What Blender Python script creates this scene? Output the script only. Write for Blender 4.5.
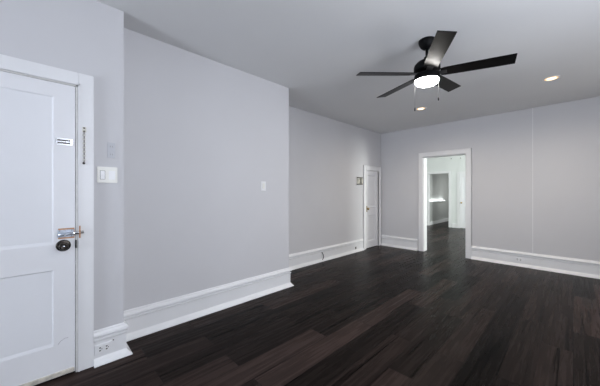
import bpy, bmesh, math, random
from mathutils import Vector, Matrix
random.seed(7)
S = bpy.context.scene
C = S.collection
for o in list(bpy.data.objects): bpy.data.objects.remove(o)
R = math.radians

# ------------------------------------------------------------------ camera
cam = bpy.data.cameras.new('camera'); co = bpy.data.objects.new('camera', cam); C.objects.link(co)
co.location = (0, 0, 1.27); co.rotation_euler = (R(90), 0, R(45.5885))
cam.sensor_width = 36; cam.lens = 267.64/600*36; cam.shift_y = -0.53/600; cam.clip_start = 0.02
S.camera = co

# ------------------------------------------------------------------ light and exposure
S.view_settings.view_transform = 'Standard'; S.view_settings.look = 'None'
S.view_settings.gamma = 1; S.view_settings.use_curve_mapping = False
S.view_settings.exposure = 0.02
w = bpy.data.worlds.new('world'); S.world = w; w.use_nodes = True
bg = w.node_tree.nodes['Background']; bg.inputs[0].default_value = (.75, .85, 1, 1); bg.inputs[1].default_value = 0.2

def area(name, loc, direction, sx, sy, power, col):
    l = bpy.data.lights.new(name, 'AREA'); l.shape = 'RECTANGLE'; l.size = sx; l.size_y = sy
    l.energy = power; l.color = col
    o = bpy.data.objects.new(name, l); C.objects.link(o); o.location = loc
    o.rotation_euler = Vector(direction).to_track_quat('-Z', 'Y').to_euler()
    return o
DAY = (.94, .945, 1.0)
# daylight through the front window (part of it coming up off the ground outside) and two side windows added to even out the room, all out of view
area('window_light', (-1.45, -3.97, 1.45), (0, 1, .6), .86, 1.66, 146, (.82, .89, 1))
area('window_light', (1.23, 1.6, 1.66), (-1, 0, .12), 2.3, 1.46, 70, (.875, .925, 1.03))  # side fill added to light the left and back walls evenly
area('window_light', (1.23, 4.2, 1.66), (-1, 0, .2), 1.3, 1.46, 7, (1, .97, .95))  # second added side fill, farther down the room
# daylight in the room behind the doorway; added fill without a window beyond it
area('hall_window_light', (1.2, 8.0, 1.5), (-1, .35, 0), 1.4, 1.6, 215, (.95, 1, .97))
area('pantry_window_light', (-2.56, 12.6, 1.3), (-1, 0, -.2), 1.3, .9, 20, (.97, 1, .98))  # unseen fill lamp added to lift the dim room

# ------------------------------------------------------------------ materials
def mat(name, col, rough=.5, metal=0, noise=0, nscale=6, bump=0, bscale=200, spec=.5, col2=None):
    m = bpy.data.materials.new(name); m.use_nodes = True
    N = m.node_tree.nodes; L = m.node_tree.links; b = N['Principled BSDF']
    b.inputs['Base Color'].default_value = (*col, 1); b.inputs['Roughness'].default_value = rough
    b.inputs['Metallic'].default_value = metal; b.inputs['Specular IOR Level'].default_value = spec
    tc = N.new('ShaderNodeTexCoord')
    n = N.new('ShaderNodeTexNoise'); n.inputs['Scale'].default_value = nscale; n.inputs['Detail'].default_value = 4
    L.new(tc.outputs['Object'], n.inputs['Vector'])
    r = N.new('ShaderNodeValToRGB')
    c2 = col2 if col2 else tuple(c*(1-noise) for c in col)
    r.color_ramp.elements[0].position = .35; r.color_ramp.elements[0].color = (*c2, 1)
    r.color_ramp.elements[1].position = .65; r.color_ramp.elements[1].color = (*col, 1)
    L.new(n.outputs['Fac'], r.inputs['Fac']); L.new(r.outputs['Color'], b.inputs['Base Color'])
    if bump:
        n2 = N.new('ShaderNodeTexNoise'); n2.inputs['Scale'].default_value = bscale
        L.new(tc.outputs['Object'], n2.inputs['Vector'])
        bp = N.new('ShaderNodeBump'); bp.inputs['Strength'].default_value = bump; bp.inputs['Distance'].default_value = .002
        L.new(n2.outputs['Fac'], bp.inputs['Height']); L.new(bp.outputs['Normal'], b.inputs['Normal'])
    return m
def emit(name, col, strength):
    m = mat(name, col); b = m.node_tree.nodes['Principled BSDF']
    b.inputs['Emission Color'].default_value = (*col, 1); b.inputs['Emission Strength'].default_value = strength
    return m
M = {}
M['wall'] = mat('grey wall paint', (.605, .60, .615), .6, noise=.025, nscale=1.3, bump=.08, bscale=160)
M['patch'] = mat('grey wall paint plate', (.53, .535, .565), .5, noise=.06, nscale=60)
M['ceiling'] = mat('ceiling paint', (.75, .75, .75), .8, noise=.03, nscale=.9, bump=.1, bscale=120)
M['hallwall'] = mat('pale hall paint', (.74, .76, .75), .6, noise=.02, nscale=2)
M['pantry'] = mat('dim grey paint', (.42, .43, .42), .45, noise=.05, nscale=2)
M['trim'] = mat('white trim paint', (.80, .80, .81), .35, noise=.02, nscale=4)
M['door'] = mat('white door paint', (.80, .80, .82), .35, noise=.03, nscale=3)
M['doorpanel'] = mat('white door panel paint', (.79, .795, .82), .35, noise=.03, nscale=2)
M['white'] = mat('white plastic', (.82, .82, .82), .3, noise=.02)
M['ivory'] = mat('ivory plastic', (.80, .79, .74), .35, noise=.03, nscale=20)
M['dust'] = mat('dusty slot', (.36, .35, .36), .7, noise=.2, nscale=80)
M['slot'] = mat('dark slot', (.06, .055, .05), .6, noise=.2, nscale=80)
M['chrome'] = mat('chrome', (.70, .71, .73), .22, 1, noise=.1, nscale=40)
M['pewter'] = mat('dark pewter metal', (.075, .066, .058), .25, 1, noise=.4, nscale=50)
M['steel'] = mat('galvanised steel', (.55, .60, .68), .35, .8, noise=.25, nscale=90)
M['copper'] = mat('orange primer edge', (.55, .30, .16), .5, .2, noise=.25, nscale=60)
M['brass'] = mat('aged brass', (.42, .30, .12), .35, .9, noise=.2, nscale=60)
M['black'] = mat('matt black', (.004, .004, .0045), .42, noise=.2, nscale=30, spec=.08)
M['blade'] = mat('black fan blade', (.006, .0055, .0055), .30, noise=.25, nscale=12, spec=.08)
M['bracket'] = mat('black bracket metal', (.05, .05, .05), .3, .3, noise=.2, nscale=30)
M['cablem'] = mat('black rubber', (.02, .02, .022), .5, noise=.2, nscale=60)
M['sweep'] = mat('worn cream rubber', (.66, .62, .54), .55, noise=.3, nscale=35)
M['jamb'] = mat('worn jamb paint', (.80, .79, .76), .45, noise=.1, nscale=24)
M['gap'] = mat('dark joint', (.05, .03, .025), .8, noise=.3, nscale=20)
M['chainm'] = mat('tarnished chain', (.30, .25, .24), .35, .8, noise=.4, nscale=90)
M['lens'] = emit('lit fan lens', (1, .97, .92), 100)
M['can'] = emit('lit warm bulb', (1, .80, .50), 2.6)
M['strip'] = emit('lit strip', (.93, 1, 1), 1.5)
M['pullm'] = mat('grey pull chain', (.07, .07, .07), .4, .3, noise=.2, nscale=90)
M['caulk'] = mat('caulk bead', (.74, .74, .75), .5, noise=.05, nscale=9)
M['canrim'] = emit('warm lit reflector', (1, .58, .27), 1.1)  # emission puts the bulb's warm halo into the reflector colour
M['beige'] = mat('beige metal', (.74, .72, .63), .45, noise=.15, nscale=60)
M['brown'] = mat('brown coil', (.07, .055, .045), .5, noise=.3, nscale=80)
M['glass'] = mat('window glass', (.9, .95, 1), .05)
M['glass'].node_tree.nodes['Principled BSDF'].inputs['Transmission Weight'].default_value = 1

def floor_mat():
    m = bpy.data.materials.new('dark wood planks'); m.use_nodes = True
    N = m.node_tree.nodes; L = m.node_tree.links; b = N['Principled BSDF']
    tc = N.new('ShaderNodeTexCoord')
    mp = N.new('ShaderNodeMapping'); mp.inputs['Rotation'].default_value = (0, 0, R(90)); mp.inputs['Location'].default_value = (17.68, 4.56, 0)
    L.new(tc.outputs['Object'], mp.inputs['Vector'])
    br = N.new('ShaderNodeTexBrick'); br.inputs['Scale'].default_value = 1
    br.inputs['Brick Width'].default_value = 1.22; br.inputs['Row Height'].default_value = .19
    br.inputs['Mortar Size'].default_value = .0018; br.inputs['Mortar Smooth'].default_value = .2
    br.offset = .37; br.inputs['Color1'].default_value = (0, 0, 0, 1); br.inputs['Color2'].default_value = (1, 1, 1, 1)
    br.inputs['Mortar'].default_value = (.3, .3, .3, 1)
    L.new(mp.outputs['Vector'], br.inputs['Vector'])
    # each plank: one tone out of a few
    r = N.new('ShaderNodeValToRGB'); e = r.color_ramp.elements
    e[0].position = 0; e[0].color = (.0052, .0042, .0037, 1)
    e[1].position = 1; e[1].color = (.040, .028, .0245, 1)
    k = e.new(.5); k.color = (.0155, .0115, .0100, 1)
    L.new(br.outputs['Color'], r.inputs['Fac'])
    # streaky grain along the planks
    mg = N.new('ShaderNodeMapping'); mg.inputs['Scale'].default_value = (34, 1.5, 1)
    L.new(tc.outputs['Object'], mg.inputs['Vector'])
    ad = N.new('ShaderNodeVectorMath'); ad.operation = 'MULTIPLY_ADD'; ad.inputs[1].default_value = (7, 13, 3)
    L.new(br.outputs['Color'], ad.inputs[0]); L.new(mg.outputs['Vector'], ad.inputs[2])
    ng = N.new('ShaderNodeTexNoise'); ng.inputs['Scale'].default_value = 1; ng.inputs['Detail'].default_value = 6; ng.inputs['Roughness'].default_value = .65
    L.new(ad.outputs[0], ng.inputs['Vector'])
    rg = N.new('ShaderNodeValToRGB'); rg.color_ramp.elements[0].position = .36; rg.color_ramp.elements[0].color = (.72, .71, .71, 1)
    rg.color_ramp.elements[1].position = .66; rg.color_ramp.elements[1].color = (1.28, 1.22, 1.2, 1)
    L.new(ng.outputs['Fac'], rg.inputs['Fac'])
    mx = N.new('ShaderNodeMix'); mx.data_type = 'RGBA'; mx.blend_type = 'MULTIPLY'; mx.inputs[0].default_value = 1
    L.new(r.outputs['Color'], mx.inputs[6]); L.new(rg.outputs['Color'], mx.inputs[7])
    # long thin dark streaks
    ms = N.new('ShaderNodeMapping'); ms.inputs['Scale'].default_value = (24, .6, 1)
    L.new(tc.outputs['Object'], ms.inputs['Vector'])
    a2 = N.new('ShaderNodeVectorMath'); a2.operation = 'MULTIPLY_ADD'; a2.inputs[1].default_value = (17, 29, 5)
    L.new(br.outputs['Color'], a2.inputs[0]); L.new(ms.outputs['Vector'], a2.inputs[2])
    n3 = N.new('ShaderNodeTexNoise'); n3.inputs['Scale'].default_value = 1; n3.inputs['Detail'].default_value = 2; n3.inputs['Distortion'].default_value = .4
    L.new(a2.outputs[0], n3.inputs['Vector'])
    r3 = N.new('ShaderNodeValToRGB'); r3.color_ramp.elements[0].position = .33; r3.color_ramp.elements[0].color = (.22, .21, .21, 1)
    r3.color_ramp.elements[1].position = .42; r3.color_ramp.elements[1].color = (1, 1, 1, 1)
    L.new(n3.outputs['Fac'], r3.inputs['Fac'])
    m3 = N.new('ShaderNodeMix'); m3.data_type = 'RGBA'; m3.blend_type = 'MULTIPLY'; m3.inputs[0].default_value = 1
    L.new(mx.outputs[2], m3.inputs[6]); L.new(r3.outputs['Color'], m3.inputs[7])
    # darker joints
    mj = N.new('ShaderNodeMix'); mj.data_type = 'RGBA'; mj.inputs[7].default_value = (.006, .005, .005, 1)
    L.new(br.outputs['Fac'], mj.inputs[0]); L.new(m3.outputs[2], mj.inputs[6])
    L.new(mj.outputs[2], b.inputs['Base Color'])
    rr = N.new('ShaderNodeMapRange'); rr.inputs[3].default_value = .20; rr.inputs[4].default_value = .34
    L.new(ng.outputs['Fac'], rr.inputs[0]); L.new(rr.outputs[0], b.inputs['Roughness'])
    b.inputs['Specular IOR Level'].default_value = .03
    bp = N.new('ShaderNodeBump'); bp.inputs['Strength'].default_value = .25; bp.inputs['Distance'].default_value = .002
    L.new(ng.outputs['Fac'], bp.inputs['Height']); L.new(bp.outputs['Normal'], b.inputs['Normal'])
    return m
M['floor'] = floor_mat()

# ------------------------------------------------------------------ mesh helpers (all take world coordinates)
BASE = {}
def new(): return bmesh.new()
def box(bm, x0, x1, y0, y1, z0, z1, bev=0):
    t = bmesh.new()
    bmesh.ops.create_cube(t, size=1, matrix=Matrix.Translation(((x0+x1)/2, (y0+y1)/2, (z0+z1)/2)) @ Matrix.Diagonal((abs(x1-x0), abs(y1-y0), abs(z1-z0), 1)))
    if bev: bmesh.ops.bevel(t, geom=t.edges[:], offset=bev, segments=2, affect='EDGES', clamp_overlap=True)
    merge(bm, t)
def merge(bm, t):
    mp = {}
    for v in t.verts: mp[v] = bm.verts.new(v.co)
    for f in t.faces:
        n = bm.faces.new([mp[v] for v in f.verts]); n.smooth = f.smooth
    t.free()
def lathe(bm, prof, mtx, n=32):
    """prof: (r, h) points turned about the local Z axis of mtx"""
    rings = []
    for r, h in prof:
        if r < 1e-6: rings.append([bm.verts.new(mtx @ Vector((0, 0, h)))])
        else: rings.append([bm.verts.new(mtx @ Vector((r*math.cos(2*math.pi*i/n), r*math.sin(2*math.pi*i/n), h))) for i in range(n)])
    for a, b in zip(rings, rings[1:]):
        for i in range(n):
            j = (i+1) % n
            if len(a) == 1 and len(b) == 1: break
            if len(a) == 1: f = bm.faces.new((a[0], b[i], b[j]))
            elif len(b) == 1: f = bm.faces.new((a[i], b[0], a[j]))
            else: f = bm.faces.new((a[i], b[i], b[j], a[j]))
            f.smooth = True
def axis(origin, d):
    return Matrix.Translation(origin) @ Vector(d).to_track_quat('Z', 'Y').to_matrix().to_4x4()
def tube(bm, pts, r, n=10):
    pts = [Vector(p) for p in pts]; rings = []
    for i, p in enumerate(pts):
        t = (pts[min(i+1, len(pts)-1)] - pts[max(i-1, 0)]).normalized()
        u = t.orthogonal().normalized() if i == 0 else (u - t*u.dot(t)).normalized()
        v = t.cross(u)
        rings.append([bm.verts.new(p + r*(math.cos(2*math.pi*k/n)*u + math.sin(2*math.pi*k/n)*v)) for k in range(n)])
    for a, b in zip(rings, rings[1:]):
        for k in range(n):
            f = bm.faces.new((a[k], a[(k+1) % n], b[(k+1) % n], b[k])); f.smooth = True
    bm.faces.new(rings[0][::-1]); bm.faces.new(rings[-1])
def obj(name, bm, material, parent=None, base=None):
    bmesh.ops.recalc_face_normals(bm, faces=bm.faces[:])
    b = Vector(BASE[parent.name]) if parent else Vector(base if base else (0, 0, 0))
    bmesh.ops.translate(bm, verts=bm.verts[:], vec=-b)
    me = bpy.data.meshes.new(name); bm.to_mesh(me); bm.free(); me.materials.append(M[material])
    o = bpy.data.objects.new(name, me); C.objects.link(o)
    if parent: o.parent = parent
    else: o.location = b
    BASE[o.name] = tuple(b)
    return o
def thing(name, loc, label=None, cat=None, group=None, kind=None):
    o = bpy.data.objects.new(name, None); C.objects.link(o); o.location = loc; o.empty_display_size = .1
    BASE[o.name] = tuple(loc); return tag(o, label, cat, group, kind)
def tag(o, label=None, cat=None, group=None, kind=None):
    for k, v in (('label', label), ('category', cat), ('group', group), ('kind', kind)):
        if v: o[k] = v
    return o
def struct(name, bm, m, label, cat, base=None):
    return tag(obj(name, bm, m, None, base), label, cat, None, 'structure')

# ------------------------------------------------------------------ room dimensions
H = 2.69
XD, XM, XF = -2.471, -2.708, -3.264            # the left wall steps back twice: door wall, main wall, far wall
Y1, Y2, YB = .482, 2.44, 5.942                 # the two steps, back wall
XR, YF = 1.25, -4.0                           # right and front walls, behind the camera
YB2 = YB + .165                                # far face of the back wall
YH = 10.72                                     # end wall of the hall

# ------------------------------------------------------------------ shell
bm = new(); box(bm, -3.5, 1.5, -4.3, YB2, -.1, 0); box(bm, -4.6, 1.5, YB2, 15, -.1, 0)
struct('floor', bm, 'floor', 'dark brown wood plank floor with long streaky boards', 'floor')
bm = new(); box(bm, -3.5, 1.5, -4.3, YB+.02, H, H+.1)
struct('ceiling', bm, 'ceiling', 'plain grey-white painted ceiling', 'ceiling')
bm = new(); box(bm, -4.6, 1.5, YB+.02, 15, H, H+.1)
struct('ceiling.001', bm, 'hallwall', 'pale ceiling of the room behind the open doorway', 'ceiling')

DY0, DY1, DZ = -.685, .20, 2.028               # entry door opening
CY0, CY1, CZ = 5.255, 5.805, 1.775             # closet door opening
bm = new()
box(bm, -3.5, XD, YF-.2, DY0, 0, H); box(bm, -3.5, XD, DY0, DY1, DZ, H); box(bm, -3.5, XD, DY1, Y1, 0, H)
box(bm, -3.5, XM, Y1, Y2, 0, H)
box(bm, -3.5, XF, Y2, CY0, 0, H); box(bm, -3.5, XF, CY0, CY1, CZ, H); box(bm, -3.5, XF, CY1, YB, 0, H)
struct('wall_left', bm, 'wall', 'light grey painted left wall stepping back twice along its length', 'wall')

BX0, BX1, BZ = -2.262, -1.455, 2.03            # doorway in the back wall
XS = -.472                                     # seam where the right stretch of the back wall stands proud
bm = new()
box(bm, -3.5, BX0, YB, YB2, 0, H); box(bm, BX0, BX1, YB, YB2, BZ, H)
box(bm, BX1, XR, YB, YB2, 0, H); box(bm, XS, XR, YB-.010, YB, 0, H)
struct('wall_back', bm, 'wall', 'grey back wall with a doorway and a vertical seam', 'wall')
bm = new(); box(bm, XS-.008, XS+.001, YB-.013, YB, .245, H)
struct('trim_1', bm, 'caulk', 'thin vertical strip covering the seam in the back wall', 'trim')

def window_wall(bm, horiz, plane, thick, a0, a1, wins):
    """wall with rectangular window holes; horiz 'x' runs along X"""
    def put(u0, u1, z0, z1):
        if horiz == 'x': box(bm, u0, u1, min(plane, plane+thick), max(plane, plane+thick), z0, z1)
        else: box(bm, min(plane, plane+thick), max(plane, plane+thick), u0, u1, z0, z1)
    u = a0
    for w0, w1, z0, z1 in wins:
        put(u, w0, 0, H); put(w0, w1, 0, z0); put(w0, w1, z1, H); u = w1
    put(u, a1, 0, H)
bm = new(); window_wall(bm, 'x', YF, -.2, XD, XR+.2, [(-1.9, -1.0, .6, 2.3)])
struct('wall_front', bm, 'wall', 'grey front wall with one tall window', 'wall')
bm = new(); window_wall(bm, 'y', XR, .2, YF, YB2, [(.42, 2.78, .9, 2.42), (3.55, 4.85, .9, 2.42)])
struct('wall_right', bm, 'wall', 'grey right wall with two windows', 'wall')
def window(n, horiz, plane, sgn, w0, w1, z0, z1):
    b = new()
    def put(bb, u0, u1, d0, d1, za, zb):
        d0, d1 = sorted((plane+sgn*d0, plane+sgn*d1))
        if horiz == 'x': box(bb, u0, u1, d0, d1, za, zb)
        else: box(bb, d0, d1, u0, u1, za, zb)
    for u0, u1, za, zb in ((w0, w0+.04, z0, z1), (w1-.04, w1, z0, z1), (w0, w1, z0, z0+.04), (w0, w1, z1-.04, z1), (w0, w1, (z0+z1)/2-.02, (z0+z1)/2+.02)):
        put(b, u0, u1, .08, .14, za, zb)
    for u0, u1, za, zb in ((w0-.09, w0, z0-.09, z1+.09), (w1, w1+.09, z0-.09, z1+.09), (w0, w1, z1, z1+.09), (w0-.1, w1+.1, z0-.1, z0)):
        put(b, u0, u1, -.02, .0, za, zb)
    o = struct('window_%d' % n, b, 'trim', 'white framed sash window', 'window')
    b = new(); put(b, w0+.02, w1-.02, .105, .111, z0+.02, z1-.02); obj('pane', b, 'glass', o)
window(1, 'x', YF, -1, -1.9, -1.0, .6, 2.3)
window(2, 'y', XR, 1, .42, 2.78, .9, 2.42)  # side windows added as openings for the fill lights
window(3, 'y', XR, 1, 3.55, 4.85, .9, 2.42)

# hall behind the doorway and the dim room beyond it
OX0, OX1, OZ = -3.90, -3.178, 1.985           # dark opening
HX0, HX1, HZ = -2.83, -2.10, 1.93              # white hall door
bm = new()
box(bm, -4.6, OX0, YH, YH+.12, 0, H); box(bm, OX0, OX1, YH, YH+.12, OZ, H); box(bm, OX1, HX0, YH, YH+.12, 0, H)
box(bm, HX0, HX1, YH, YH+.12, HZ, H); box(bm, HX1, XR, YH, YH+.12, 0, H)
struct('wall_hall', bm, 'hallwall', 'pale end wall of the room seen through the doorway', 'wall')
bm = new(); box(bm, -4.6, -4.45, YB2, YH, 0, H)
struct('wall_hall.001', bm, 'hallwall', 'pale side wall of the room behind the doorway', 'wall')
bm = new(); window_wall(bm, 'y', XR, .2, YB2, YH+.12, [(7.3, 8.7, .7, 2.3)])
struct('wall_hall.002', bm, 'hallwall', 'pale side wall with a window in the room behind the doorway', 'wall')
bm = new(); box(bm, -4.45, -3.5, YB+.05, YB2, 0, H)
struct('wall_hall.003', bm, 'hallwall', 'short return wall beside the doorway', 'wall')
bm = new(); box(bm, -4.3, -3.94, YH+.12, 15, 0, H); box(bm, -3.94, -3.905, YH+.12, 11.85, 0, H)
box(bm, -3.94, -2.5, 14.6, 14.75, 0, H); box(bm, -2.5, -2.35, YH+.12, 14.6, 0, H)
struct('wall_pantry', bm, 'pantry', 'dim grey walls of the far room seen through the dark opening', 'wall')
bm = new(); box(bm, -3.94, -3.86, YH+.13, 12.62, .885, .925, .006)
struct('trim_2', bm, 'trim', 'white ledge along the wall of the dim far room', 'trim')
bm = new(); box(bm, -3.90, -3.872, YH+.16, 12.55, .925, .945, .006)
strip = tag(obj('light_strip', bm, 'strip', None, (-3.886, 11.7, .925)), 'bright white glowing strip lying on the ledge in the dim far room', 'light strip')  # glowing strip added for the bright band along the ledge
sl = area('strip_glow', (.02, 0, .03), (-.55, 0, 1), 1.6, .03, 2.0, (.95, 1, 1)); sl.parent = strip  # added area light for the glow on the wall above
bm = new(); box(bm, -3.94, -3.89, YH+.12, 14.6, 0, .13)
struct('baseboard_pantry', bm, 'trim', 'white baseboard in the dim far room', 'baseboard')

# ------------------------------------------------------------------ baseboards: tall moulded profile swept with mitred corners
PROF = [(-.01, .250), (.006, .250), (.011, .243), (.012, .236), (.026, .224), (.029, .212), (.027, .204), (.009, .197), (.009, .191),
        (.023, .187), (.023, .176), (.016, .169), (.0155, .050), (.019, .044), (.032, .026), (.045, .012), (.050, .007), (.050, 0), (-.01, 0)]
def sweep(bm, path, prof, side, ext0=0, ext1=0):
    """path in XY; side = +1 offsets to the left of travel"""
    P = [Vector(p) for p in path]; nrm = []
    for a, b in zip(P, P[1:]):
        d = (b-a).normalized(); nrm.append(Vector((-d.y, d.x))*side)
    rows = []
    for i, p in enumerate(P):
        if i == 0: m = nrm[0]
        elif i == len(P)-1: m = nrm[-1]
        else:
            m = nrm[i-1]+nrm[i]; m = m/(m.dot(nrm[i]))
        rows.append([bm.verts.new((p.x+m.x*o, p.y+m.y*o, z)) for o, z in prof])
    for a, b in zip(rows, rows[1:]):
        for k in range(len(prof)):
            j = (k+1) % len(prof); bm.faces.new((a[k], a[j], b[j], b[k]))
    bm.faces.new(rows[0]); bm.faces.new(rows[-1][::-1])
def board(name, path, side, label):
    b = new(); sweep(b, path, PROF, side); return struct(name, b, 'trim', label, 'baseboard')
board('baseboard_left', [(XD, .292), (XD, Y1), (XM, Y1)], -1, 'short tall white baseboard beside the entry door, with an outlet in it')
board('baseboard_left.001', [(XM, Y1-.01), (XM, Y2), (XF, Y2)], -1, 'long white moulded baseboard along the main left wall')
board('baseboard_left.002', [(XF, Y2-.01), (XF, 5.137)], -1, 'white moulded baseboard on the recessed far left wall, with a black cable')
board('baseboard_back', [(XF+.03, YB), (-2.378, YB)], -1, 'short white baseboard left of the doorway')
board('baseboard_back.001', [(-1.366, YB), (XS, YB)], -1, 'white baseboard right of the doorway, with an outlet')
board('baseboard_back.002', [(XS, YB-.012), (XR, YB-.012)], -1, 'white baseboard right of the seam in the back wall')
board('baseboard_right', [(XR, YB), (XR, YF)], -1, 'white baseboard of the right wall')
board('baseboard_front', [(XR, YF), (XD, YF)], -1, 'white baseboard of the front wall')
HP = [(-.01, .16), (.012, .16), (.02, .14), (.016, .125), (.016, 0), (-.01, 0)]
for i, pth in enumerate(([(-4.45, YH), (OX0-.1, YH)], [(OX1+.1, YH), (HX0-.09, YH)], [(HX1+.09, YH), (XR, YH)])):
    b = new(); sweep(b, pth, HP, -1)
    struct('baseboard_hall' + ('' if i == 0 else '.%03d' % i), b, 'trim', 'low white baseboard on the end wall of the hall', 'baseboard')

# ------------------------------------------------------------------ door casings
def casing(name, horiz, plane, sgn, u0, u1, ztop, wd, label, depth=.022, cat='door frame', jamb=None, jm='trim', zb=0, bands=True):
    """flat casing with an outer back band and an inner bead round an opening; sgn: +1 faces +axis"""
    b = new()
    def put(a0, a1, d, za, zb_, bev=.003):
        p0, p1 = sorted((plane-sgn*.002, plane+sgn*d))
        if horiz == 'x': box(b, a0, a1, p0, p1, za, zb_, bev)
        else: box(b, p0, p1, a0, a1, za, zb_, bev)
    o0, o1, zt = u0-wd, u1+wd, ztop+wd
    put(o0, u0, depth, zb, zt); put(u1, o1, depth, zb, zt); put(u0, u1, depth, ztop, zt)
    if bands:
     for a0, a1, za, zc in ((o0, o0+.016, zb, zt), (o1-.016, o1, zb, zt), (o0, o1, zt-.016, zt)): put(a0, a1, depth+.008, za, zc)
    for a0, a1, za, zc in ((u0-.012, u0, zb, ztop+.012), (u1, u1+.012, zb, ztop+.012), (u0-.012, u1+.012, ztop, ztop+.012)): put(a0, a1, depth+.004, za, zc)
    o = struct(name, b, 'trim', label, cat)
    if jamb:
        b = new()
        q0, q1 = sorted((plane, plane-sgn*jamb))
        for a0, a1, za, zc in ((u0-.001, u0+.012, 0, ztop), (u1-.012, u1+.001, 0, ztop), (u0, u1, ztop-.012, ztop+.001)):
            if horiz == 'x': box(b, a0, a1, q0, q1, za, zc)
            else: box(b, q0, q1, a0, a1, za, zc)
        obj('jamb', b, jm, o)
    return o
entry_frame = casing('trim_3', 'y', XD, 1, DY0, DY1+.003, DZ, .089, 'wide white casing around the entry door', jamb=.10, jm='jamb', bands=False)
casing('trim_4', 'y', XF, 1, CY0, CY1, CZ, .10, 'white casing around the narrow corner closet door', jamb=.08)
casing('trim_5', 'x', YB, -1, BX0, BX1, BZ, .092, 'white casing and deep jamb around the open doorway in the back wall', jamb=.165)
casing('trim_6', 'x', YH, -1, OX0, OX1, OZ, .075, 'white casing around the dark opening at the end of the hall', jamb=.12, depth=.014, bands=False)
casing('trim_7', 'x', YH, -1, HX0, HX1, HZ, .08, 'white casing around the hall door', jamb=.05, depth=.014, bands=False)

# ------------------------------------------------------------------ panel doors
def panel(b, put3, u0, u1, z0, z1, d0, d1, ins):
    """recessed panel: sloped moulding from face d0 down to d1"""
    a = [put3(u, z, d0) for u, z in ((u0, z0), (u1, z0), (u1, z1), (u0, z1))]
    c = [put3(u, z, d1) for u, z in ((u0+ins, z0+ins*2.6), (u1-ins, z0+ins*2.6), (u1-ins, z1-ins), (u0+ins, z1-ins))]
    va = [b.verts.new(p) for p in a]; vc = [b.verts.new(p) for p in c]
    for k in range(4):
        j = (k+1) % 4; b.faces.new((va[k], va[j], vc[j], vc[k]))
    b.faces.new(vc)
def door(name, horiz, face, sgn, u0, u1, z0, z1, stile, panels, label, thick=.04, rec=.005, ins=.008):
    t = tag(thing(name, ((u0+u1)/2, face, 0) if horiz == 'x' else (face, (u0+u1)/2, 0)), label, 'door', None, 'structure')
    b = new()
    def put(a0, a1, za, zb):
        p0, p1 = sorted((face, face-sgn*thick))
        if horiz == 'x': box(b, a0, a1, p0, p1, za, zb)
        else: box(b, p0, p1, a0, a1, za, zb)
    put(u0, u0+stile, z0, z1); put(u1-stile, u1, z0, z1)
    z = z0
    for pz0, pz1 in panels + [(z1, z1)]:
        put(u0+stile, u1-stile, z, pz0); z = pz1
    obj('door_frame', b, 'door', t)
    p3 = (lambda u, z, d: (u, face-sgn*d, z)) if horiz == 'x' else (lambda u, z, d: (face-sgn*d, u, z))
    for pz0, pz1 in panels:
        b = new(); panel(b, p3, u0+stile, u1-stile, pz0, pz1, 0, rec, ins); obj('door_panel', b, 'doorpanel', t)
    return t
FX = XD + .012                                 # face of the entry door leaf
d1 = door('door_1', 'y', FX, 1, DY0+.02, .188, .012, 2.016, .112, [(.228, .744), (.915, 1.921)],
          'white two panel entry door at the left edge, with bolt, chain track and round knob')
b = new(); box(b, FX-.006, FX+.010, DY0+.025, .183, .016, .046, .004); obj('door_sweep', b, 'sweep', d1)
b = new(); tube(b, [(FX, .098, .232), (FX, .112, .250), (FX, .132, .262), (FX, .152, .262)], .0011, 5); obj('scuff_mark', b, 'dust', d1)
# knob
kc = Vector((FX, .126, .905))
b = new(); lathe(b, [(0, 0), (.039, 0), (.040, .004), (.036, .009), (.028, .011), (.024, .010), (.020, .013), (0, .013)], axis(kc, (1, 0, 0)), 40)
kn = obj('knob_rosette', b, 'pewter', d1)
b = new(); lathe(b, [(.011, .010), (.011, .022), (.020, .026), (.026, .034), (.027, .042), (.023, .050), (.014, .053), (.012, .051), (0, .051)], axis(kc, (1, 0, 0)), 36)
kb = obj('door_knob', b, 'pewter', d1)
b = new(); lathe(b, [(0, .0505), (.006, .0515), (.006, .054), (.004, .0555), (0, .0555)], axis(kc, (1, 0, 0)), 20); obj('lock_button', b, 'chrome', kb)
# barrel bolt
b = new(); box(b, FX, FX+.003, .099, .184, .951, 1.023, .001); bl = obj('bolt_plate', b, 'copper', d1)
b = new(); box(b, FX+.002, FX+.007, .096, .180, .962, 1.013, .001); obj('bolt_case', b, 'steel', bl)
b = new(); tube(b, [(FX+.013, .099, .980), (FX+.013, .178, .984)], .012, 14); obj('bolt_barrel', b, 'steel', bl)
b = new(); tube(b, [(FX+.013, .178, .985), (FX+.013, .234, .989)], .0115, 14); obj('bolt_rod', b, 'chrome', bl)
b = new(); tube(b, [(FX+.016, .135, .984), (FX+.034, .135, .974)], .0045, 10); obj('bolt_handle', b, 'chrome', bl)
for sy in (.106, .170):
    for sz in (.968, 1.007):
        b = new(); lathe(b, [(0, .008), (.003, .0075), (.004, .006), (.004, .0055)], axis((FX, sy, sz), (1, 0, 0)), 10); obj('screw', b, 'slot', bl)
# chain track on the door
b = new(); box(b, FX, FX+.004, .088, .176, 1.597, 1.641, .0015); ct = obj('chain_track', b, 'trim', d1)
b = new()
for za, zb in ((1.633, 1.641), (1.615, 1.623), (1.597, 1.605)): box(b, FX+.004, FX+.010, .090, .174, za, zb, .002)
box(b, FX+.004, FX+.012, .162, .176, 1.603, 1.636, .002); box(b, FX+.004, FX+.012, .088, .094, 1.600, 1.639, .002); obj('track_rail', b, 'chrome', ct)
b = new(); box(b, FX+.0035, FX+.0055, .094, .166, 1.623, 1.633); box(b, FX+.0035, FX+.0055, .094, .166, 1.605, 1.615); obj('track_slot', b, 'slot', ct)
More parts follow.
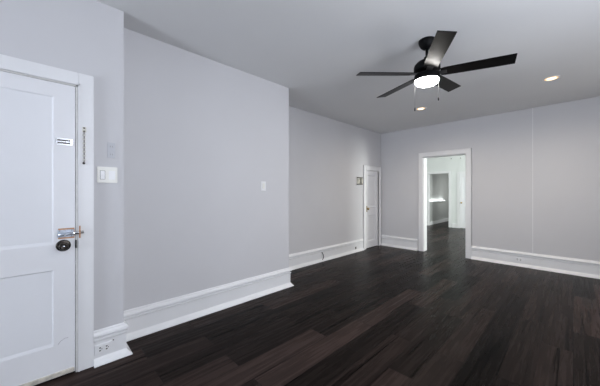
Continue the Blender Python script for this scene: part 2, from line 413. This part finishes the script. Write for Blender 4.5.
# strike and keeper on the casing
b = new(); box(b, XD-.02, FX+.008, .1885, .1955, .878, .936, .001); sp = obj('strike_plate', b, 'black', entry_frame)
b = new(); box(b, XD+.02, XD+.030, .2085, .2165, .948, 1.034, .001); box(b, XD+.03, XD+.041, .2085, .2165, .972, 1.005, .002); obj('bolt_keeper', b, 'copper', entry_frame)
b = new(); box(b, XD-.05, XD-.008, .1875, .1915, 0, DZ-.012); box(b, XD-.05, XD-.008, DY0+.02, .1915, 2.0155, 2.0195); obj('joint', b, 'gap', entry_frame)
b = new(); box(b, XD-.03, XD+.0135, .1915, .2035, 0, DZ); box(b, XD-.03, XD+.0135, DY0+.02, .2035, 2.0195, DZ+.001); obj('jamb_edge', b, 'jamb', entry_frame)

# closet door in the far corner
CFX = XF - .004
d2 = door('door_2', 'y', CFX, 1, CY0+.014, CY1-.014, .01, CZ-.014, .085, [(.16, .745), (.93, 1.66)],
          'narrow white two panel closet door in the far left corner', rec=.010, ins=.012)
b = new(); box(b, CFX, CFX+.004, 5.285, 5.335, .83, .96, .001); bp_ = obj('knob_plate', b, 'brass', d2)
b = new(); lathe(b, [(.009, .003), (.009, .028), (.022, .034), (.027, .045), (.024, .056), (.012, .062), (0, .063)], axis((CFX, 5.31, .90), (1, 0, 0)), 24); obj('door_knob', b, 'brass', d2)

# hall door
d3 = door('door_3', 'x', YH-.012, -1, HX0+.002, HX1-.002, .01, HZ-.002, .10, [(.20, .78), (.96, 1.80)], 'plain white door with brass knob at the end of the hall')
b = new(); lathe(b, [(.026, 0), (.026, .004), (.009, .006), (.009, .028), (.024, .036), (.027, .046), (.02, .058), (0, .061)], axis((-2.765, YH-.012, .905), (0, -1, 0)), 24); obj('door_knob', b, 'brass', d3)

# ------------------------------------------------------------------ small wall fixtures
def place(name, loc, label, cat, group=None): return thing(name, loc, label, cat, group)
# door chain on the entry casing
cy_, cx_ = .2365, XD+.022
t = place('door_chain', (cx_, cy_, 1.46), 'tarnished security chain hanging down the white casing beside the entry door', 'chain')
b = new(); box(b, cx_, cx_+.005, cy_-.010, cy_+.012, 1.700, 1.738, .0015); pl = obj('chain_plate', b, 'beige', t)
for sz in (1.730, 1.707):
    b = new(); lathe(b, [(0, .0085), (.004, .008), (.0055, .006), (.0055, .005)], axis((cx_, cy_, sz), (1, 0, 0)), 10); obj('screw', b, 'slot', pl)
nl = 15
for i in range(nl):
    zc = 1.694 - .0147*i
    b = new(); pts = []
    for k in range(17):
        a = 2*math.pi*k/16
        s_, z_ = .0064*math.cos(a), .0096*math.sin(a)
        if i % 2: pts.append((cx_+.007, cy_+s_, zc+z_))
        else: pts.append((cx_+.007+s_*.8, cy_, zc+z_))
    tube(b, pts, .002, 6); obj('chain_link', b, 'beige' if i % 2 else 'chainm', t)
b = new(); lathe(b, [(0, 0), (.007, 0), (.008, .004), (.008, .008), (.005, .012), (0, .013)], axis((cx_, cy_-.002, 1.479), (1, 0, 0)), 16); obj('chain_button', b, 'pewter', t)

# double switch plate
t = place('switch_plate', (XD, .377, 1.403), 'ivory double switch plate beside the entry door casing', 'light switch')
b = new(); box(b, XD, XD+.007, .313, .440, 1.343, 1.463, .003); obj('cover_plate', b, 'ivory', t)
b = new(); box(b, XD+.0065, XD+.0085, .331, .362, 1.368, 1.434, .0008); rk = obj('switch_surround', b, 'slot', t)
b = new(); box(b, XD+.007, XD+.0095, .333, .360, 1.370, 1.432, .001); obj('switch_body', b, 'white', rk)
b = new(); box(b, XD+.0095, XD+.018, .341, .352, 1.392, 1.412, .002); obj('toggle', b, 'white', rk)
b = new(); box(b, XD+.0065, XD+.0105, .384, .424, 1.368, 1.434, .0015); obj('rocker', b, 'white', t)
# painted-over plate above it
t = place('blank_wall_plate', (XD, .4015, 1.59), 'grey painted-over outlet plate high on the wall above the double switch plate', 'wall plate')
b = new(); box(b, XD, XD+.006, .376, .426, 1.532, 1.650, .002); obj('cover_plate', b, 'patch', t)
for zc in (1.620, 1.560):
    for dy in (-.007, .007):
        b = new(); box(b, XD+.0055, XD+.0066, .401+dy-.002, .401+dy+.002, zc-.006, zc+.006); obj('slot', b, 'dust', t)
# single switch on the main wall
t = place('light_switch', (XM, 2.01, 1.35), 'single white light switch alone on the long main wall', 'light switch')
b = new(); box(b, XM, XM+.007, 1.972, 2.048, 1.293, 1.408, .0025); obj('cover_plate', b, 'white', t)
b = new(); box(b, XM+.006, XM+.011, 1.994, 2.026, 1.318, 1.384, .0015); obj('rocker', b, 'ivory', t)

def outlet(loc, horiz, face, sgn, u0, u1, z0, z1, label, screw=None):
    t = place('wall_outlet', loc, label, 'outlet')
    b = new()
    def put(bb, a0, a1, d0, d1, za, zb, bev=0):
        p0, p1 = sorted((face+sgn*d0, face+sgn*d1))
        if horiz == 'x': box(bb, a0, a1, p0, p1, za, zb, bev)
        else: box(bb, p0, p1, a0, a1, za, zb, bev)
    put(b, u0, u1, -.001, .0075, z0, z1, .002); obj('cover_plate', b, 'trim', t)
    um, zm = (u0+u1)/2, (z0+z1)/2; q = (u1-u0)*.19; hz = (z1-z0)*.36
    for c in (um-q, um+q):
        b = new(); put(b, c-q*.75, c+q*.75, .005, .010, zm-hz, zm+hz, .002); rc = obj('receptacle', b, 'white', t)
        for dz in (-.4, .4):
            b = new(); put(b, c-q*.30, c+q*.22, .009, .0107, zm+dz*hz-.0045, zm+dz*hz+.0045); obj('slot', b, 'slot', rc)
        b = new(); put(b, c+q*.38, c+q*.62, .009, .0107, zm-.004, zm+.004); obj('slot', b, 'slot', rc)
    return t
outlet((XD+.0155, .352, .105), 'y', XD+.0155, 1, .297, .402, .076, .146, 'white double outlet set sideways in the short baseboard beside the entry door')
b = new(); lathe(b, [(0, .004), (.004, .004), (.005, 0)], axis((XD+.0155, .412, .146), (1, 0, 0)), 12)
tag(obj('screw', b, 'slot', None, (XD+.0155, .412, .146)), 'small dark screw head beside the outlet in the short baseboard', 'screw')
outlet((-.65, YB-.0155, .117), 'x', YB-.0155, -1, -.712, -.598, .080, .150, 'white double outlet set sideways in the baseboard right of the doorway')

# doorbell chime beside the closet door
t = place('doorbell_chime', (XF, 4.985, 1.45), 'small beige open doorbell chime with brown coils on the wall beside the closet door', 'doorbell chime')
b = new(); box(b, XF, XF+.012, 4.905, 5.075, 1.435, 1.605, .002); obj('back_plate', b, 'beige', t)
b = new(); box(b, XF+.01, XF+.055, 4.905, 4.945, 1.465, 1.570, .003); box(b, XF+.01, XF+.055, 4.995, 5.010, 1.465, 1.570, .003); box(b, XF+.01, XF+.05, 5.045, 5.075, 1.455, 1.585, .003); obj('housing', b, 'beige', t)
b = new(); tube(b, [(XF+.03, 4.97, 1.475), (XF+.03, 4.97, 1.565)], .019, 14); obj('coil', b, 'brown', t)
b = new(); tube(b, [(XF+.03, 5.028, 1.475), (XF+.03, 5.028, 1.565)], .014, 14); obj('coil', b, 'brown', t)
for zz in (1.590, 1.448):
    b = new(); box(b, XF+.008, XF+.05, 4.900, 5.080, zz-.008, zz+.008, .003); obj('tone_bar', b, 'brown', t)

# cable loop and jack on the far left baseboard
b = new(); pts = []
for k in range(15):
    a = math.pi*k/14
    pts.append((XF+.016+.035*math.sin(a), 3.745+.012*math.sin(a), .165-.16*k/14+0.006))
tube(b, pts, .006, 8)
tag(obj('cable', b, 'cablem', None, (XF+.03, 3.75, 0.006)), 'short black cable bowing out of the far left baseboard to the floor', 'cable')
b = new(); box(b, XF+.0155, XF+.022, 4.825, 4.865, .062, .112, .002); t = obj('phone_jack', b, 'slot', None, (XF+.0155, 4.845, .087))
tag(t, 'tiny dark jack in the far left baseboard near the closet door', 'jack')
# nails on the hall end wall
for x, lb in ((-3.093, 'small dark nail high on the hall end wall above the casing of the dark opening'), (-2.791, 'small dark nail high on the hall end wall above the white hall door')):
    b = new(); tube(b, [(x, YH, 2.49), (x, YH-.02, 2.492)], .009, 8); lathe(b, [(0, .024), (.014, .022), (.014, .019), (0, .018)], axis((x, YH, 2.492), (0, -1, 0)), 10)
    tag(obj('nail', b, 'pewter', None, (x, YH, 2.49)), lb, 'nail')

# ------------------------------------------------------------------ recessed ceiling lights
for (x, y), lb in (((-.19, 4.568), 'lit recessed ceiling light on the right, in front of the back wall seam'),
                   ((-1.805, 4.635), 'lit recessed ceiling light seen just below the ceiling fan')):
    t = place('recessed_light', (x, y, H), lb, 'recessed light', 'lit recessed ceiling lights')
    dn = axis((x, y, H), (0, 0, -1))
    b = new(); lathe(b, [(.064, -.0005), (.064, .003), (.070, .006), (.084, .004), (.087, 0), (.064, -.0005)], dn, 36); obj('trim_ring', b, 'white', t)
    b = new(); lathe(b, [(.046, .0035), (.064, .001)], dn, 32); obj('reflector', b, 'canrim', t)
    b = new(); lathe(b, [(0, .0045), (.035, .0042), (.047, .0035)], dn, 32); obj('bulb', b, 'can', t)
    l = bpy.data.lights.new('recessed_lamp', 'SPOT'); l.energy = 65; l.color = (1, .88, .72); l.spot_size = R(172); l.spot_blend = 1; l.shadow_soft_size = .05
    lo = bpy.data.objects.new('recessed_lamp', l); C.objects.link(lo); lo.parent = t; lo.location = (0, 0, -.02)

# ------------------------------------------------------------------ ceiling fan
FXc, FYc = -.957, 2.597
ZB = 2.376
fan = place('ceiling_fan', (FXc, FYc, H), 'black five blade ceiling fan with a lit round lamp and two pull chains', 'ceiling fan')
up = Matrix.Translation((FXc, FYc, 0))
b = new(); lathe(b, [(0, H), (.072, H), (.073, H-.012), (.070, H-.028), (.058, H-.055), (.040, H-.075), (.022, H-.083), (0, H-.083)], up, 40); obj('canopy', b, 'black', fan)
b = new(); lathe(b, [(0, H-.07), (.0125, H-.07), (.0125, 2.50), (0, 2.50)], up, 20); obj('downrod', b, 'black', fan)
b = new(); lathe(b, [(0, 2.535), (.024, 2.535), (.028, 2.515), (.045, 2.505), (.085, 2.487), (.108, 2.462), (.113, 2.445), (.113, 2.405), (.104, 2.398), (0, 2.398)], up, 48); obj('motor_housing', b, 'black', fan)
b = new(); lathe(b, [(0, 2.378), (.085, 2.378), (.104, 2.372), (.109, 2.364), (.111, 2.319), (.108, 2.313), (.103, 2.315), (0, 2.317)], up, 48); ring = obj('light_housing', b, 'black', fan)
b = new(); lathe(b, [(.105, 2.318), (.104, 2.306), (.096, 2.293), (.078, 2.281), (.05, 2.273), (0, 2.269)], up, 48); obj('lens', b, 'lens', fan)
b = new(); lathe(b, [(0, 2.40), (.06, 2.40), (.06, 2.37), (0, 2.37)], up, 32); obj('switch_collar', b, 'black', fan)
PIT = R(-12.25); PH = R(85.5)
def blade_mtx(k):
    a = PH + k*2*math.pi/5
    dz = TIPS.get(k, 0)
    u = Vector((math.cos(a), math.sin(a), dz)).normalized()
    v = Vector((-math.sin(a)*math.cos(PIT), math.cos(a)*math.cos(PIT), math.sin(PIT)))
    n = u.cross(v).normalized(); v = n.cross(u)
    m = Matrix((u, v, n)).transposed().to_4x4(); m.translation = (FXc, FYc, ZB); return m
TIPS = {0: .036, 1: 0, 2: -.027, 3: .028, 4: -.042}
for k in range(5):
    m = blade_mtx(k)
    b = new()
    # board: nearly parallel sides, slightly wider tip, square end, soft edges
    t_ = bmesh.new()
    prof = [(.115, .050), (.15, .058), (.30, .062), (.50, .0645), (.655, .065)]
    top = [t_.verts.new((x, y, .003)) for x, y in prof] + [t_.verts.new((x, -y, .003)) for x, y in reversed(prof)]
    f = t_.faces.new(top); ext = bmesh.ops.extrude_face_region(t_, geom=[f])
    bmesh.ops.translate(t_, verts=[v for v in ext['geom'] if isinstance(v, bmesh.types.BMVert)], vec=(0, 0, -.006))
    bmesh.ops.recalc_face_normals(t_, faces=t_.faces[:])
    bmesh.ops.bevel(t_, geom=t_.edges[:], offset=.0015, segments=2, affect='EDGES')
    bmesh.ops.transform(t_, matrix=m, verts=t_.verts[:]); merge(b, t_)
    bl = obj('blade', b, 'blade', fan)
    t_ = bmesh.new(); box(t_, .075, .165, -.026, .026, -.0085, -.0035, .002); box(t_, .06, .10, -.018, .018, -.006, .012, .002)
    bmesh.ops.transform(t_, matrix=m, verts=t_.verts[:]); b = new(); merge(b, t_)
    br = obj('blade_bracket', b, 'bracket', bl)
Rv = Vector((math.cos(R(45.5885)), math.sin(R(45.5885)), 0)); Fv = Vector((-Rv.y, Rv.x, 0))
for (r_, f_, z0, z1) in ((-.080, .073, 2.35, 2.085), (.109, .0, 2.35, 2.16)):
    p = Vector((FXc, FYc, 0)) + Rv*r_ + Fv*f_
    b = new(); tube(b, [(p.x, p.y, z0), (p.x, p.y, z1)], .0008, 6)
    q = p - (Rv*r_ + Fv*f_).normalized()*.02
    tube(b, [(q.x, q.y, z0+.003), (p.x, p.y, z0)], .002, 6)
    ch = obj('pull_chain', b, 'pullm', fan)
    b = new(); lathe(b, [(0, z1+.004), (.003, z1+.003), (.0055, z1-.006), (.006, z1-.022), (.004, z1-.032), (0, z1-.033)], Matrix.Translation((p.x, p.y, 0)), 14); obj('pull_fob', b, 'black', ch)
